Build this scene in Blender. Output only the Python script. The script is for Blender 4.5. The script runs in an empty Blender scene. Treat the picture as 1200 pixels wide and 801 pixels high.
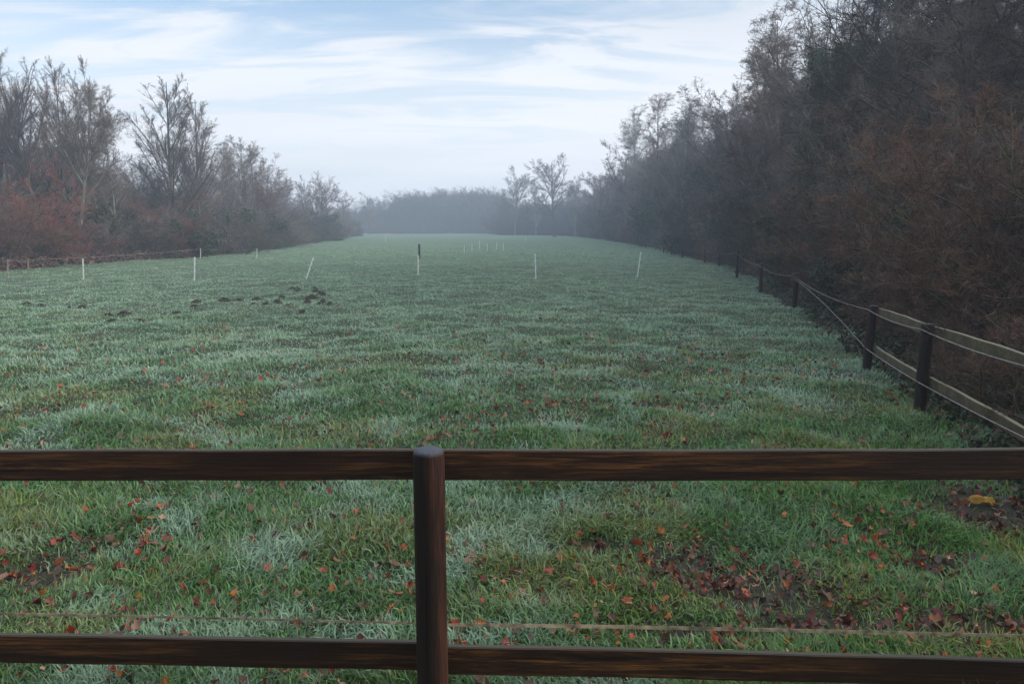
import bpy, math, random
import numpy as np
from mathutils import Vector, Matrix
R = math.radians
SC = bpy.context.scene
COL = SC.collection

# ------------------------------------------------------------------ camera
CAM_H, FPX, PITCH = 1.7, 900.0, R(8.53)
cam = bpy.data.objects.new('camera', bpy.data.cameras.new('camera'))
COL.objects.link(cam)
cam.location = (0, 0, CAM_H)
cam.rotation_euler = (R(90) - PITCH, 0, 0)
cam.data.sensor_width = 36.0
cam.data.lens = 36.0 * FPX / 1200.0
cam.data.clip_start = 0.05
cam.data.clip_end = 2000
SC.camera = cam

# ------------------------------------------------------------------ sky and sun
SUN_EL, SUN_AZ = 24.0, 100.0          # degrees; azimuth measured from +Y (view direction) towards +X
w = bpy.data.worlds.new('World')
SC.world = w
w.use_nodes = True
nt = w.node_tree
nt.nodes.clear()
N, Lk = nt.nodes, nt.links
out = N.new('ShaderNodeOutputWorld')
bg = N.new('ShaderNodeBackground')
bg.inputs['Strength'].default_value = 0.12
sky = N.new('ShaderNodeTexSky')
sky.sky_type = 'NISHITA'
sky.sun_disc = False
sky.sun_elevation = R(SUN_EL)
sky.sun_rotation = R(SUN_AZ)
sky.air_density = 1.0
sky.dust_density = 1.0
sky.ozone_density = 1.5
tc = N.new('ShaderNodeTexCoord')
sep = N.new('ShaderNodeSeparateXYZ')
Lk.new(tc.outputs['Generated'], sep.inputs[0])


def wm(op, a, b=None, clamp=False):
    n = N.new('ShaderNodeMath')
    n.operation = op
    n.use_clamp = clamp
    for i, v in enumerate((a, b)):
        if v is None:
            continue
        if isinstance(v, (int, float)):
            n.inputs[i].default_value = v
        else:
            Lk.new(v, n.inputs[i])
    return n.outputs[0]


zc = wm('ADD', wm('MAXIMUM', sep.outputs[2], 0.0), 0.14)
cu = wm('DIVIDE', sep.outputs[0], zc)
cv = wm('DIVIDE', sep.outputs[1], zc)
comb = N.new('ShaderNodeCombineXYZ')
Lk.new(cu, comb.inputs[0])
Lk.new(cv, comb.inputs[1])
mp = N.new('ShaderNodeMapping')
mp.inputs['Scale'].default_value = (0.55, 1.5, 1)
mp.inputs['Rotation'].default_value = (0, 0, R(8))
mp.inputs['Location'].default_value = (3.3, 1.25, 0)
Lk.new(comb.outputs[0], mp.inputs[0])
n1 = N.new('ShaderNodeTexNoise')
n1.inputs['Scale'].default_value = 1.9
n1.inputs['Detail'].default_value = 9
n1.inputs['Roughness'].default_value = 0.6
n1.inputs['Distortion'].default_value = 0.9
Lk.new(mp.outputs[0], n1.inputs['Vector'])
cr = N.new('ShaderNodeValToRGB')
cr.color_ramp.elements[0].position = 0.40
cr.color_ramp.elements[0].color = (0.17, 0.17, 0.17, 1)
cr.color_ramp.elements[1].position = 0.64
cr.color_ramp.elements[1].color = (1, 1, 1, 1)
cr.color_ramp.interpolation = 'EASE'
Lk.new(n1.outputs[0], cr.inputs[0])
# cloud gets thicker towards the horizon (more air and cloud along the line of sight)
hz = wm('SUBTRACT', 1.0, wm('MULTIPLY', sep.outputs[2], 4.0), clamp=True)
hz = wm('POWER', hz, 0.8)
rt = wm('MULTIPLY', wm('ADD', sep.outputs[0], -0.02, clamp=True), 1.3)
cf = wm('ADD', wm('ADD', cr.outputs[0], hz), rt, clamp=True)
# cloud brightness variation
n2 = N.new('ShaderNodeTexNoise')
n2.inputs['Scale'].default_value = 0.8
n2.inputs['Detail'].default_value = 5
Lk.new(mp.outputs[0], n2.inputs['Vector'])
cc = N.new('ShaderNodeMix')
cc.data_type = 'RGBA'
cc.inputs['A'].default_value = (2.7, 3.05, 3.5, 1)
cc.inputs['B'].default_value = (4.9, 5.0, 5.2, 1)
Lk.new(wm('ADD', wm('MULTIPLY', n2.outputs[0], 0.9), wm('MULTIPLY', hz, 0.45), clamp=True), cc.inputs['Factor'])
mx = N.new('ShaderNodeMix')
mx.data_type = 'RGBA'
Lk.new(cf, mx.inputs['Factor'])
skyb = N.new('ShaderNodeMix')
skyb.data_type = 'RGBA'
skyb.blend_type = 'MULTIPLY'
skyb.inputs['Factor'].default_value = 1
skyb.inputs['B'].default_value = (.80, .86, .88, 1)
Lk.new(sky.outputs[0], skyb.inputs['A'])
Lk.new(skyb.outputs['Result'], mx.inputs['A'])
Lk.new(cc.outputs['Result'], mx.inputs['B'])
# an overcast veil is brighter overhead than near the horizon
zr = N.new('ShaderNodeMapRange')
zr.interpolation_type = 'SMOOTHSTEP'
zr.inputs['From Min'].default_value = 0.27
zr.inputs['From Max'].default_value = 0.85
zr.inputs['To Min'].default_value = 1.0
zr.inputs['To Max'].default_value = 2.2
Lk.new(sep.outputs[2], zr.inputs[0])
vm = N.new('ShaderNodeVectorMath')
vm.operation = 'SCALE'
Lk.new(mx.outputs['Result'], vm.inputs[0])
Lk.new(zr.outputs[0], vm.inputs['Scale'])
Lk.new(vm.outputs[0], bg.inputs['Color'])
Lk.new(bg.outputs[0], out.inputs['Surface'])

sl = bpy.data.lights.new('sun', 'SUN')
sl.energy = 1.6
sl.angle = R(14)
sl.color = (1.0, 0.93, 0.82)
sun = bpy.data.objects.new('sun', sl)
COL.objects.link(sun)
sd = Vector((math.sin(R(SUN_AZ)) * math.cos(R(SUN_EL)), math.cos(R(SUN_AZ)) * math.cos(R(SUN_EL)), math.sin(R(SUN_EL))))
sun.rotation_euler = sd.to_track_quat('Z', 'Y').to_euler()

vs = SC.view_settings
SC.display_settings.display_device = 'sRGB'
vs.view_transform = 'Standard'
vs.look = 'None'
vs.exposure = 0.95
vs.gamma = 1.0
vs.use_curve_mapping = False
SC.render.engine = 'CYCLES'
SC.cycles.max_bounces = 6
SC.cycles.diffuse_bounces = 3
SC.cycles.volume_bounces = 3
SC.cycles.caustics_reflective = False
SC.cycles.caustics_refractive = False


# ------------------------------------------------------------------ helpers
def pix(px, py, z=0.0):
    """ground point seen at a pixel of the 1200 x 801 photograph"""
    u, v = (px - 600) / FPX, (400.5 - py) / FPX
    c, s = math.cos(PITCH), math.sin(PITCH)
    d = Vector((u, c + v * s, -s + v * c))
    t = (z - CAM_H) / d.z
    return Vector((d.x * t, d.y * t, z))


def at(px, Y, z=1.0):
    """X of a column of the photograph at ground distance Y"""
    zc_ = Y * math.cos(PITCH) + (CAM_H - z) * math.sin(PITCH)
    return (px - 600) / FPX * zc_


def zat(py, Y):
    """height of a pixel row at ground distance Y"""
    a = math.atan((py - 400.5) / FPX) + PITCH
    return CAM_H - Y * math.tan(a)


_rs = np.random.RandomState(5)
_LAT = _rs.rand(256, 256)


def vnoise(x, y, s=1.0, o=0):
    x = np.asarray(x, float) / s + 37.7 * o
    y = np.asarray(y, float) / s + 91.3 * o
    xi, yi = np.floor(x).astype(int), np.floor(y).astype(int)
    fx, fy = x - xi, y - yi
    fx, fy = fx * fx * (3 - 2 * fx), fy * fy * (3 - 2 * fy)
    g = lambda a, b: _LAT[a & 255, b & 255]
    return (g(xi, yi) * (1 - fx) + g(xi + 1, yi) * fx) * (1 - fy) + (g(xi, yi + 1) * (1 - fx) + g(xi + 1, yi + 1) * fx) * fy


def fbm(x, y, s, o=0, k=3):
    a = 0
    amp = 0.5
    tot = 0
    for i in range(k):
        a = a + amp * vnoise(x, y, s / 2 ** i, o + i)
        tot += amp
        amp *= 0.5
    return a / tot


XR_D = np.array([0, 4.3, 6.7, 9, 15.5, 20, 27, 40, 60, 100, 190, 400])
XR_X = np.array([2.2, 3.1, 3.7, 4.3, 5.8, 6.6, 8.0, 9.1, 10.6, 11.5, 9.0, 9.0])
XL_D = np.array([0, 20, 29, 38, 41, 61, 100, 140, 185, 400])
XL_X = np.array([-20, -19.8, -19.4, -19.2, -17.6, -18.8, -22.5, -29, -41, -41])


def fence_x(y):
    return np.interp(y, XR_D, XR_X)


def left_x(y):
    return np.interp(y, XL_D, XL_X)


MUD = [(pix(862, 690), 0.36, 0.27), (pix(940, 735), 0.3, 0.12), (pix(800, 660), 0.22, 0.2), (pix(45, 668), 0.2, 0.16), (pix(1180, 600), 0.7, 0.35),
       (pix(760, 480), .22, .15), (pix(700, 640), .14, .12), (pix(1095, 660), .2, .2), (pix(1150, 735), .45, .15), (pix(820, 745), .35, .08)]


def mudness(x, y):
    m = np.zeros(np.shape(x))
    wob = (fbm(x, y, 0.35, 7) - 0.5) * 1.5
    for c, a, b in MUD:
        d = np.sqrt(((x - c.x) / a) ** 2 + ((y - c.y) / b) ** 2)
        m = np.maximum(m, np.clip(1.45 - d + wob, 0, 1))
    # bare leaf litter under the trees beyond the fence and along the left belt
    m = np.maximum(m, np.clip((x - fence_x(y) - 0.5 - (fbm(x, y, 1.5, 9) - .5) * 1.4) / 0.8, 0, 1))
    m = np.maximum(m, np.clip((left_x(y) - x - .3 + (fbm(x, y, 3, 11) - .5) * 1.2) / 1.5, 0, 1))
    return m


def gz(x, y):
    x = np.asarray(x, float)
    y = np.asarray(y, float)
    dist = np.hypot(x, y)
    near = np.clip(1 - (dist - 30) / 60, 0, 1)
    z = (vnoise(x, y, 0.5, 1) - .5) * 0.09 + (vnoise(x, y, 0.22, 2) - .5) * 0.04 + (vnoise(x, y, 1.5, 3) - .5) * 0.07
    z = z * near + (vnoise(x, y, 7, 4) - .5) * 0.10 + (vnoise(x, y, 30, 6) - .5) * .16 * np.clip(dist / 30, 0, 1)
    return z - mudness(x, y) * 0.03 * (x < fence_x(y))


def mesh_np(name, V, F4=None, F3=None, mats=(), col=None, smooth=True, matidx=None):
    """fast mesh from numpy arrays; quads F4 and triangles F3"""
    me = bpy.data.meshes.new(name)
    V = np.ascontiguousarray(V, np.float32)
    n4 = 0 if F4 is None else len(F4)
    n3 = 0 if F3 is None else len(F3)
    idx = []
    if n4:
        idx.append(np.asarray(F4).reshape(-1))
    if n3:
        idx.append(np.asarray(F3).reshape(-1))
    idx = np.concatenate(idx).astype(np.int32)
    tot = np.concatenate([np.full(n4, 4, np.int32), np.full(n3, 3, np.int32)])
    st = np.zeros(n4 + n3, np.int32)
    st[1:] = np.cumsum(tot)[:-1]
    me.vertices.add(len(V))
    me.vertices.foreach_set('co', V.reshape(-1))
    me.loops.add(len(idx))
    me.loops.foreach_set('vertex_index', idx)
    me.polygons.add(n4 + n3)
    me.polygons.foreach_set('loop_start', st)
    me.polygons.foreach_set('loop_total', tot)
    me.polygons.foreach_set('use_smooth', np.full(n4 + n3, smooth))
    if matidx is not None:
        me.polygons.foreach_set('material_index', np.asarray(matidx, np.int32))
    me.update(calc_edges=True)
    for m in mats:
        me.materials.append(m)
    if col is not None:
        a = me.color_attributes.new('tint', 'FLOAT_COLOR', 'POINT')
        c = np.ones((len(V), 4), np.float32)
        c[:, :3] = col
        a.data.foreach_set('color', c.reshape(-1))
    return me


def link(name, me, parent=None, **kw):
    o = bpy.data.objects.new(name, me)
    COL.objects.link(o)
    if parent is not None:
        o.parent = parent
    for k, v in kw.items():
        if v is not None:
            o[k] = v
    return o


def empty(name, loc, rz=0.0, **kw):
    o = link(name, None, **kw)
    o.empty_display_size = 0.3
    o.location = loc
    o.rotation_euler = (0, 0, rz)
    return o


def copy_tree(o, parent=None):
    c = o.copy()
    COL.objects.link(c)
    if parent is not None:
        c.parent = parent
    for ch in list(o.children):
        copy_tree(ch, c)
    return c


# ------------------------------------------------------------------ materials
def mat(name, build, rough=0.8, spec=0.3):
    m = bpy.data.materials.new(name)
    m.use_nodes = True
    t = m.node_tree
    b = t.nodes['Principled BSDF']
    b.inputs['Roughness'].default_value = rough
    b.inputs['Specular IOR Level'].default_value = spec
    build(t, b)
    return m


def nd(t, kind, **kw):
    n = t.nodes.new(kind)
    for k, v in kw.items():
        if k in n.inputs:
            n.inputs[k].default_value = v
        else:
            setattr(n, k, v)
    return n


def ramp(t, fac, stops):
    r = t.nodes.new('ShaderNodeValToRGB')
    e = r.color_ramp.elements
    while len(e) < len(stops):
        e.new(0.5)
    for i, (p, c) in enumerate(stops):
        e[i].position = p
        e[i].color = (*c, 1) if len(c) == 3 else c
    t.links.new(fac, r.inputs[0])
    return r.outputs[0]


def coords(t, scale, space='Object'):
    tcn = t.nodes.new('ShaderNodeTexCoord')
    m = t.nodes.new('ShaderNodeMapping')
    m.inputs['Scale'].default_value = scale
    t.links.new(tcn.outputs[space], m.inputs[0])
    return m.outputs[0]


def noise(t, vec, scale, detail=5, rough=0.55, dist=0.0):
    n = nd(t, 'ShaderNodeTexNoise', Scale=scale, Detail=detail, Roughness=rough, Distortion=dist)
    t.links.new(vec, n.inputs['Vector'])
    return n.outputs[0]


def mixc(t, f, a, b, mode='MIX'):
    m = t.nodes.new('ShaderNodeMix')
    m.data_type = 'RGBA'
    m.blend_type = mode
    for s, v in (('Factor', f), ('A', a), ('B', b)):
        if isinstance(v, (int, float)):
            m.inputs[s].default_value = v
        elif isinstance(v, tuple):
            m.inputs[s].default_value = (*v, 1)
        else:
            t.links.new(v, m.inputs[s])
    return m.outputs['Result']


def bump(t, b, h, strength, dist=0.01):
    n = nd(t, 'ShaderNodeBump', Strength=strength, Distance=dist)
    t.links.new(h, n.inputs['Height'])
    t.links.new(n.outputs[0], b.inputs['Normal'])


def m_tint(translucent=0.0):
    def f(t, b):
        a = nd(t, 'ShaderNodeAttribute')
        a.attribute_name = 'tint'
        t.links.new(a.outputs['Color'], b.inputs['Base Color'])
        if translucent:
            tr = nd(t, 'ShaderNodeBsdfTranslucent')
            t.links.new(a.outputs['Color'], tr.inputs[0])
            ms = nd(t, 'ShaderNodeMixShader')
            ms.inputs[0].default_value = translucent
            o = t.nodes['Material Output']
            t.links.new(b.outputs[0], ms.inputs[1])
            t.links.new(tr.outputs[0], ms.inputs[2])
            t.links.new(ms.outputs[0], o.inputs['Surface'])
    return f


M_GRASS = mat('grass blades', m_tint(0.3), 0.6, 0.3)
M_LEAF = mat('fallen leaf', m_tint(0.15), 0.55, 0.4)


def _bark(c1, c2, moss):
    def f(t, b):
        v = coords(t, (6, 6, 1.6))
        n = noise(t, v, 2.5, 6, .65, .6)
        oi = nd(t, 'ShaderNodeObjectInfo')
        c = ramp(t, n, [(0.3, c1), (0.7, c2)])
        v2 = coords(t, (1, 1, 0.6))
        n2 = noise(t, v2, 1.1, 4)
        mk = ramp(t, n2, [(0.48, (0, 0, 0)), (0.62, (1, 1, 1))])
        c = mixc(t, mk, c, moss)
        t.links.new(c, b.inputs['Base Color'])
        bump(t, b, n, 0.6, 0.02)
    return f


M_BARK = mat('grey bark', _bark((.05, .042, .036), (.16, .14, .12), (.06, .07, .035)), .9, .15)
M_BARK_PALE = mat('pale bark', _bark((.16, .15, .135), (.34, .32, .29), (.14, .14, .09)), .85, .15)
M_BARK_DARK = mat('dark mossy bark', _bark((.04, .032, .024), (.15, .12, .09), (.085, .09, .04)), .9, .15)


def _twig(c1, c2, c3):
    def f(t, b):
        v = coords(t, (1, 1, 1))
        n = noise(t, v, 2.6, 5, .6)
        oi = nd(t, 'ShaderNodeObjectInfo')
        c = ramp(t, n, [(0.35, c1), (0.5, c2), (0.68, c3)])
        hv = nd(t, 'ShaderNodeHueSaturation')
        mr = nd(t, 'ShaderNodeMapRange')
        mr.inputs['To Min'].default_value = 0.7
        mr.inputs['To Max'].default_value = 1.3
        t.links.new(oi.outputs['Random'], mr.inputs[0])
        t.links.new(mr.outputs[0], hv.inputs['Value'])
        t.links.new(c, hv.inputs['Color'])
        t.links.new(hv.outputs[0], b.inputs['Base Color'])
    return f


M_TWIG_GREY = mat('grey brown twigs', _twig((.09, .075, .065), (.16, .13, .11), (.20, .17, .14)), .85, .15)
M_TWIG_RED = mat('reddish twigs', _twig((.13, .045, .036), (.23, .075, .06), (.17, .10, .07)), .8, .15)
M_TWIG_BROWN = mat('brown twigs', _twig((.06, .035, .026), (.13, .066, .044), (.22, .15, .10)), .8, .15)
M_TWIG_DARK = mat('dark twigs', _twig((.03, .025, .02), (.05, .036, .028), (.045, .04, .022)), .85, .15)
M_TWIG_OLIVE = mat('olive twigs', _twig((.05, .05, .025), (.08, .08, .035), (.07, .055, .03)), .85, .15)
M_IVY = mat('ivy leaves', m_tint(0.1), .5, .35)


def _ground(t, b):
    geo = nd(t, 'ShaderNodeNewGeometry')
    P = geo.outputs['Position']
    a = nd(t, 'ShaderNodeAttribute')
    a.attribute_name = 'tint'
    fine = noise(t, P, 9.0, 8, .7)
    mid = noise(t, P, 1.1, 5, .6)
    # far turf streaks: pale frosted and green tussocks, darkened for the blades' own shade
    grass = ramp(t, fine, [(0.32, (.045, .07, .035)), (0.5, (.085, .13, .07)), (0.68, (.15, .20, .13))])
    g2 = ramp(t, mid, [(0.35, (.07, .12, .05)), (0.65, (.16, .21, .15))])
    grass = mixc(t, 0.55, grass, g2)
    # soil between the blades close by
    soil = ramp(t, fine, [(0.3, (.022, .018, .014)), (0.55, (.05, .045, .03)), (0.75, (.10, .075, .055))])
    sepc = nd(t, 'ShaderNodeSeparateColor')
    t.links.new(a.outputs['Color'], sepc.inputs[0])
    near = mixc(t, 0.6, (.035, .055, .025), soil)
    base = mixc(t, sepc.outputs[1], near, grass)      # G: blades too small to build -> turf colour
    base = mixc(t, sepc.outputs[0], base, soil)       # R: bare mud and litter
    t.links.new(base, b.inputs['Base Color'])
    bump(t, b, fine, 0.7, 0.05)


M_GROUND = mat('meadow ground', _ground, .9, .15)


def _soil(t, b):
    v = coords(t, (1, 1, 1))
    n = noise(t, v, 22, 6, .7)
    t.links.new(ramp(t, n, [(0.35, (.025, .023, .018)), (0.65, (.07, .062, .048))]), b.inputs['Base Color'])
    bump(t, b, n, 1.0, 0.03)


M_SOIL = mat('molehill soil', _soil, .95, .1)


def _wood(c_dark, c_mid, c_light, edge, rough, axis=0):
    def f(t, b):
        sc = [26, 26, 26]
        sc[axis] = 1.1
        v = coords(t, tuple(sc))
        n = mixc(t, .5, noise(t, v, 1.0, 10, .72, 1.8), noise(t, v, 3.6, 8, .7, .8))
        s2 = [5, 5, 5]
        s2[axis] = 0.9
        n2 = noise(t, coords(t, tuple(s2)), 1.0, 4, .5, .3)
        c = ramp(t, n, [(0.40, c_dark), (0.50, c_mid), (0.61, c_light)])
        c = mixc(t, ramp(t, n2, [(0.42, (0, 0, 0)), (0.68, (1, 1, 1))]), c, mixc(t, n, c_dark, c_mid))
        # knots
        s3 = [7, 7, 7]
        s3[axis] = 3.2
        vo = nd(t, 'ShaderNodeTexVoronoi', Scale=0.8, Randomness=1.0)
        t.links.new(coords(t, tuple(s3)), vo.inputs['Vector'])
        k = ramp(t, vo.outputs['Distance'], [(0.10, (1, 1, 1)), (0.2, (0, 0, 0))])
        c = mixc(t, k, c, tuple(x * .4 for x in c_dark))
        # weathered, mossy upper edge with light from above painted into its colour
        g = nd(t, 'ShaderNodeNewGeometry')
        sp = nd(t, 'ShaderNodeSeparateXYZ')
        t.links.new(g.outputs['Normal'], sp.inputs[0])
        up = ramp(t, sp.outputs[2], [(0.55, (0, 0, 0)), (0.9, (1, 1, 1))])
        c = mixc(t, up, c, edge)
        t.links.new(c, b.inputs['Base Color'])
        bump(t, b, n, 0.8, 0.006)
    return mat('stained wood', f, rough, .2)


M_RAIL = _wood((.005, .0025, .0015), (.030, .012, .004), (.17, .070, .018), (.06, .052, .036), .6)
M_RAIL_WORN = _wood((.03, .024, .013), (.085, .066, .036), (.17, .135, .078), (.20, .185, .12), .75, 1)


def _post(t, b):
    v = coords(t, (30, 30, 2.0))
    n = mixc(t, .5, noise(t, v, 1.0, 8, .7, .8), noise(t, v, 3.2, 8, .7, .5))
    n2 = noise(t, coords(t, (7, 7, 2.4)), 1.0, 4, .55, .4)
    c = ramp(t, n, [(0.3, (.005, .0035, .003)), (0.55, (.018, .010, .007)), (0.75, (.045, .025, .016))])
    red = ramp(t, n, [(0.40, (.010, .004, .003)), (0.60, (.070, .028, .017))])  # lit tone painted onto the right side of the post
    tcn = nd(t, 'ShaderNodeTexCoord')
    sp = nd(t, 'ShaderNodeSeparateXYZ')
    t.links.new(tcn.outputs['Object'], sp.inputs[0])
    ad = nd(t, 'ShaderNodeMath', operation='MULTIPLY_ADD')
    t.links.new(sp.outputs[0], ad.inputs[0])
    ad.inputs[1].default_value = 4.5
    t.links.new(n2, ad.inputs[2])
    ck = noise(t, coords(t, (45, 45, 1.0)), 1.0, 3, .5, .3)
    c = mixc(t, ramp(t, ad.outputs[0], [(0.50, (0, 0, 0)), (0.66, (1, 1, 1))]), c, red)
    c = mixc(t, ramp(t, ck, [(0.34, (1, 1, 1)), (0.38, (0, 0, 0))]), c, (.004, .003, .002))
    g = nd(t, 'ShaderNodeNewGeometry')
    s2 = nd(t, 'ShaderNodeSeparateXYZ')
    t.links.new(g.outputs['Normal'], s2.inputs[0])
    c = mixc(t, ramp(t, s2.outputs[2], [(0.25, (0, 0, 0)), (0.8, (1, 1, 1))]), c, mixc(t, n, (.02, .023, .028), (.09, .10, .115)))  # sky light on upward faces painted in as blue-grey
    t.links.new(c, b.inputs['Base Color'])
    bump(t, b, n, 1.0, 0.008)


M_POST = mat('dark creosoted post', _post, .6, .2)


def plain(name, c1, c2, sc=20, rough=.7, spec=.3):
    def f(t, b):
        n = noise(t, coords(t, (1, 1, 1)), sc, 4)
        t.links.new(ramp(t, n, [(0.35, c1), (0.65, c2)]), b.inputs['Base Color'])
    return mat(name, f, rough, spec)


M_WHITE = plain('white plastic', (.66, .66, .60), (.80, .80, .76), 15, .5)
M_STAKE_BROWN = plain('weathered stake', (.26, .20, .15), (.42, .34, .27), 15, .8)
M_ROPE = plain('pale rope', (.11, .105, .09), (.27, .25, .22), 40, .8)
M_TAPE = plain('dirty fence tape', (.10, .078, .05), (.34, .27, .17), 30, .7)
M_METAL = plain('dark iron', (.02, .02, .02), (.05, .045, .04), 60, .5)
M_YELLOW = plain('yellow leaf', (.22, .10, .012), (.42, .24, .025), 25, .6)

# ------------------------------------------------------------------ ground: one sheet reaching the far woods and beyond
def graded(a, b, fine_a, fine_b, step, grow):
    v = list(np.arange(fine_a, fine_b, step))
    s, x = step, fine_b
    while x < b:
        v.append(x)
        s *= grow
        x += s
    v.append(b)
    s, x = step, fine_a
    lo = []
    while x > a:
        s *= grow
        x -= s
        lo.append(max(x, a))
    return np.array(sorted(set(lo)) + v)


gx = graded(-130, 130, -7, 8, .07, 1.035)
gy = graded(-45, 285, 2.0, 16, .06, 1.03)
GX, GY = np.meshgrid(gx, gy)
V = np.stack([GX.ravel(), GY.ravel(), gz(GX.ravel(), GY.ravel())], 1)
nx, ny = len(gx), len(gy)
i = (np.arange(ny - 1)[:, None] * nx + np.arange(nx - 1)[None, :]).ravel()
F = np.stack([i, i + 1, i + 1 + nx, i + nx], 1)
mud = mudness(V[:, 0], V[:, 1])
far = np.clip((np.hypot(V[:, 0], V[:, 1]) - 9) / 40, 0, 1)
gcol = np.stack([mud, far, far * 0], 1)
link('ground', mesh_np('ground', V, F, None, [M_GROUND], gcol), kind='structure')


# ------------------------------------------------------------------ grass blades (uncountable)
def make_grass():
    rs = np.random.RandomState(11)
    n = 1150000
    nt_ = 80000
    td = 2.1 * (95 / 2.1) ** (rs.rand(nt_) ** 0.92)
    tx = (rs.rand(nt_) * 2 - 1) * (0.74 * td + 0.6)
    tr = rs.rand(nt_)
    ti = rs.randint(0, nt_, n)
    tsz = (0.028 + 0.010 * td) * (.6 + .8 * tr)
    cx, cy = tx[ti], td[ti]
    spread = tsz[ti] * np.where(rs.rand(n) < .4, 2.2, 1.0)
    x = cx + rs.randn(n) * spread
    y = cy + rs.randn(n) * spread
    tuft_r = tr[ti]
    m = mudness(x, y)
    keep = (rs.rand(n) > m * 0.9) & (y > 2.0) & (x < fence_x(y) + 1.2) & (x > left_x(y) - 1)
    x, y, cx, cy, d, tuft = x[keep], y[keep], cx[keep], cy[keep], y[keep], tuft_r[keep]
    n = len(x)
    tall = fbm(x, y, 0.55, 31)
    h = (0.030 + 0.13 * np.clip(tall - .32, 0, 1) + 0.05 * (tuft - .3)) * (0.6 + 0.7 * rs.rand(n))
    h *= (1 - 0.35 * np.clip((d - 14) / 20, 0, 1)) * (1 - .85 * np.clip((d - 55) / 40, 0, 1)) * np.clip(0.86 - .02 * (d - 3), .62, .86)
    wd = (0.0014 + 0.00055 * d) * (0.7 + .6 * rs.rand(n))
    # lean: outwards from the tuft centre plus a common lie
    ox, oy = x - (cx), y - (cy)
    az = np.arctan2(oy, ox) + (rs.rand(n) - .5) * 1.8
    lie = vnoise(x, y, 0.8, 35) * 6.28 * 1.5
    dx = np.cos(az) + 0.9 * np.cos(lie) * rs.rand(n)
    dy = np.sin(az) + 0.9 * np.sin(lie) * rs.rand(n)
    l = np.hypot(dx, dy) + 1e-6
    dx, dy = dx / l, dy / l
    lean = np.clip(0.3 + 0.8 * rs.rand(n) + .5 * (1 - tuft), 0, 1.5)
    sx, sy = -dy, dx
    fz = rs.rand(n) * 1.2 - .6
    z = gz(x, y) - 0.006
    b = np.stack([x, y, z], 1)
    side = np.stack([sx * np.cos(fz), sy * np.cos(fz), np.sin(fz)], 1) * (wd / 1)[:, None]
    out1 = np.stack([dx * np.sin(lean * .5), dy * np.sin(lean * .5), np.cos(lean * .5)], 1) * (h * .55)[:, None]
    l2 = np.clip(lean * 1.35, 0, 1.75)
    out2 = out1 + np.stack([dx * np.sin(l2), dy * np.sin(l2), np.cos(l2)], 1) * (h * .6)[:, None]
    V = np.stack([b - side, b + side, b + out1 + side * .85, b + out1 - side * .85, b + out2], 1)
    i = np.arange(n) * 5
    F4 = np.stack([i, i + 1, i + 2, i + 3], 1)
    F3 = np.stack([i + 3, i + 2, i + 4], 1)
    # colours: fresh green, blue-green with rime, yellow-green, straw
    fr = fbm(x, y, 1.5, 41) * .40 + fbm(x, y, 0.33, 44) * .60
    fr = np.clip((fr - .50) * 4.6 + .27, 0, 1)
    fr = np.clip(fr + (tuft - .5) * .95, 0, 1)
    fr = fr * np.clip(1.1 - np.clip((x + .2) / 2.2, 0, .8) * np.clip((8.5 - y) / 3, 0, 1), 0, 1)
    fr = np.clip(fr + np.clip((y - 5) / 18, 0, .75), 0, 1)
    r1 = rs.rand(n)
    g = np.array([.070, .165, .020])[None] * (0.65 + .8 * rs.rand(n))[:, None]
    yel = np.array([.19, .20, .03])[None] * (0.7 + .6 * rs.rand(n))[:, None]
    ym = np.clip((fbm(x, y, .7, 47) - .47) * 5, 0, 1) * (rs.rand(n) < .7)
    c = g * (1 - ym[:, None]) + yel * ym[:, None]
    c = c * (0.5 + .95 * ((tuft * 7.13) % 1.0))[:, None]
    st = (r1 < 0.055)[:, None]
    c = np.where(st, np.array([.20, .15, .075])[None], c)
    rime = np.array([.34, .465, .345])[None] * (0.75 + .5 * rs.rand(n))[:, None]
    f0 = (fr * .35)[:, None]
    f1 = (fr * .70)[:, None]
    f2 = np.clip(fr * 1.0, 0, .95)[:, None]
    cb, cm, ct = c * (1 - f0) * .9 + rime * f0, c * (1 - f1) + rime * f1, c * (1 - f2) + rime * f2
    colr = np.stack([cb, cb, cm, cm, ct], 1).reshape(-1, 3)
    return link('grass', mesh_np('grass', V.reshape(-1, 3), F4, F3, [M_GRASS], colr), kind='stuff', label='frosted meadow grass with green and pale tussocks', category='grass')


make_grass()


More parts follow.
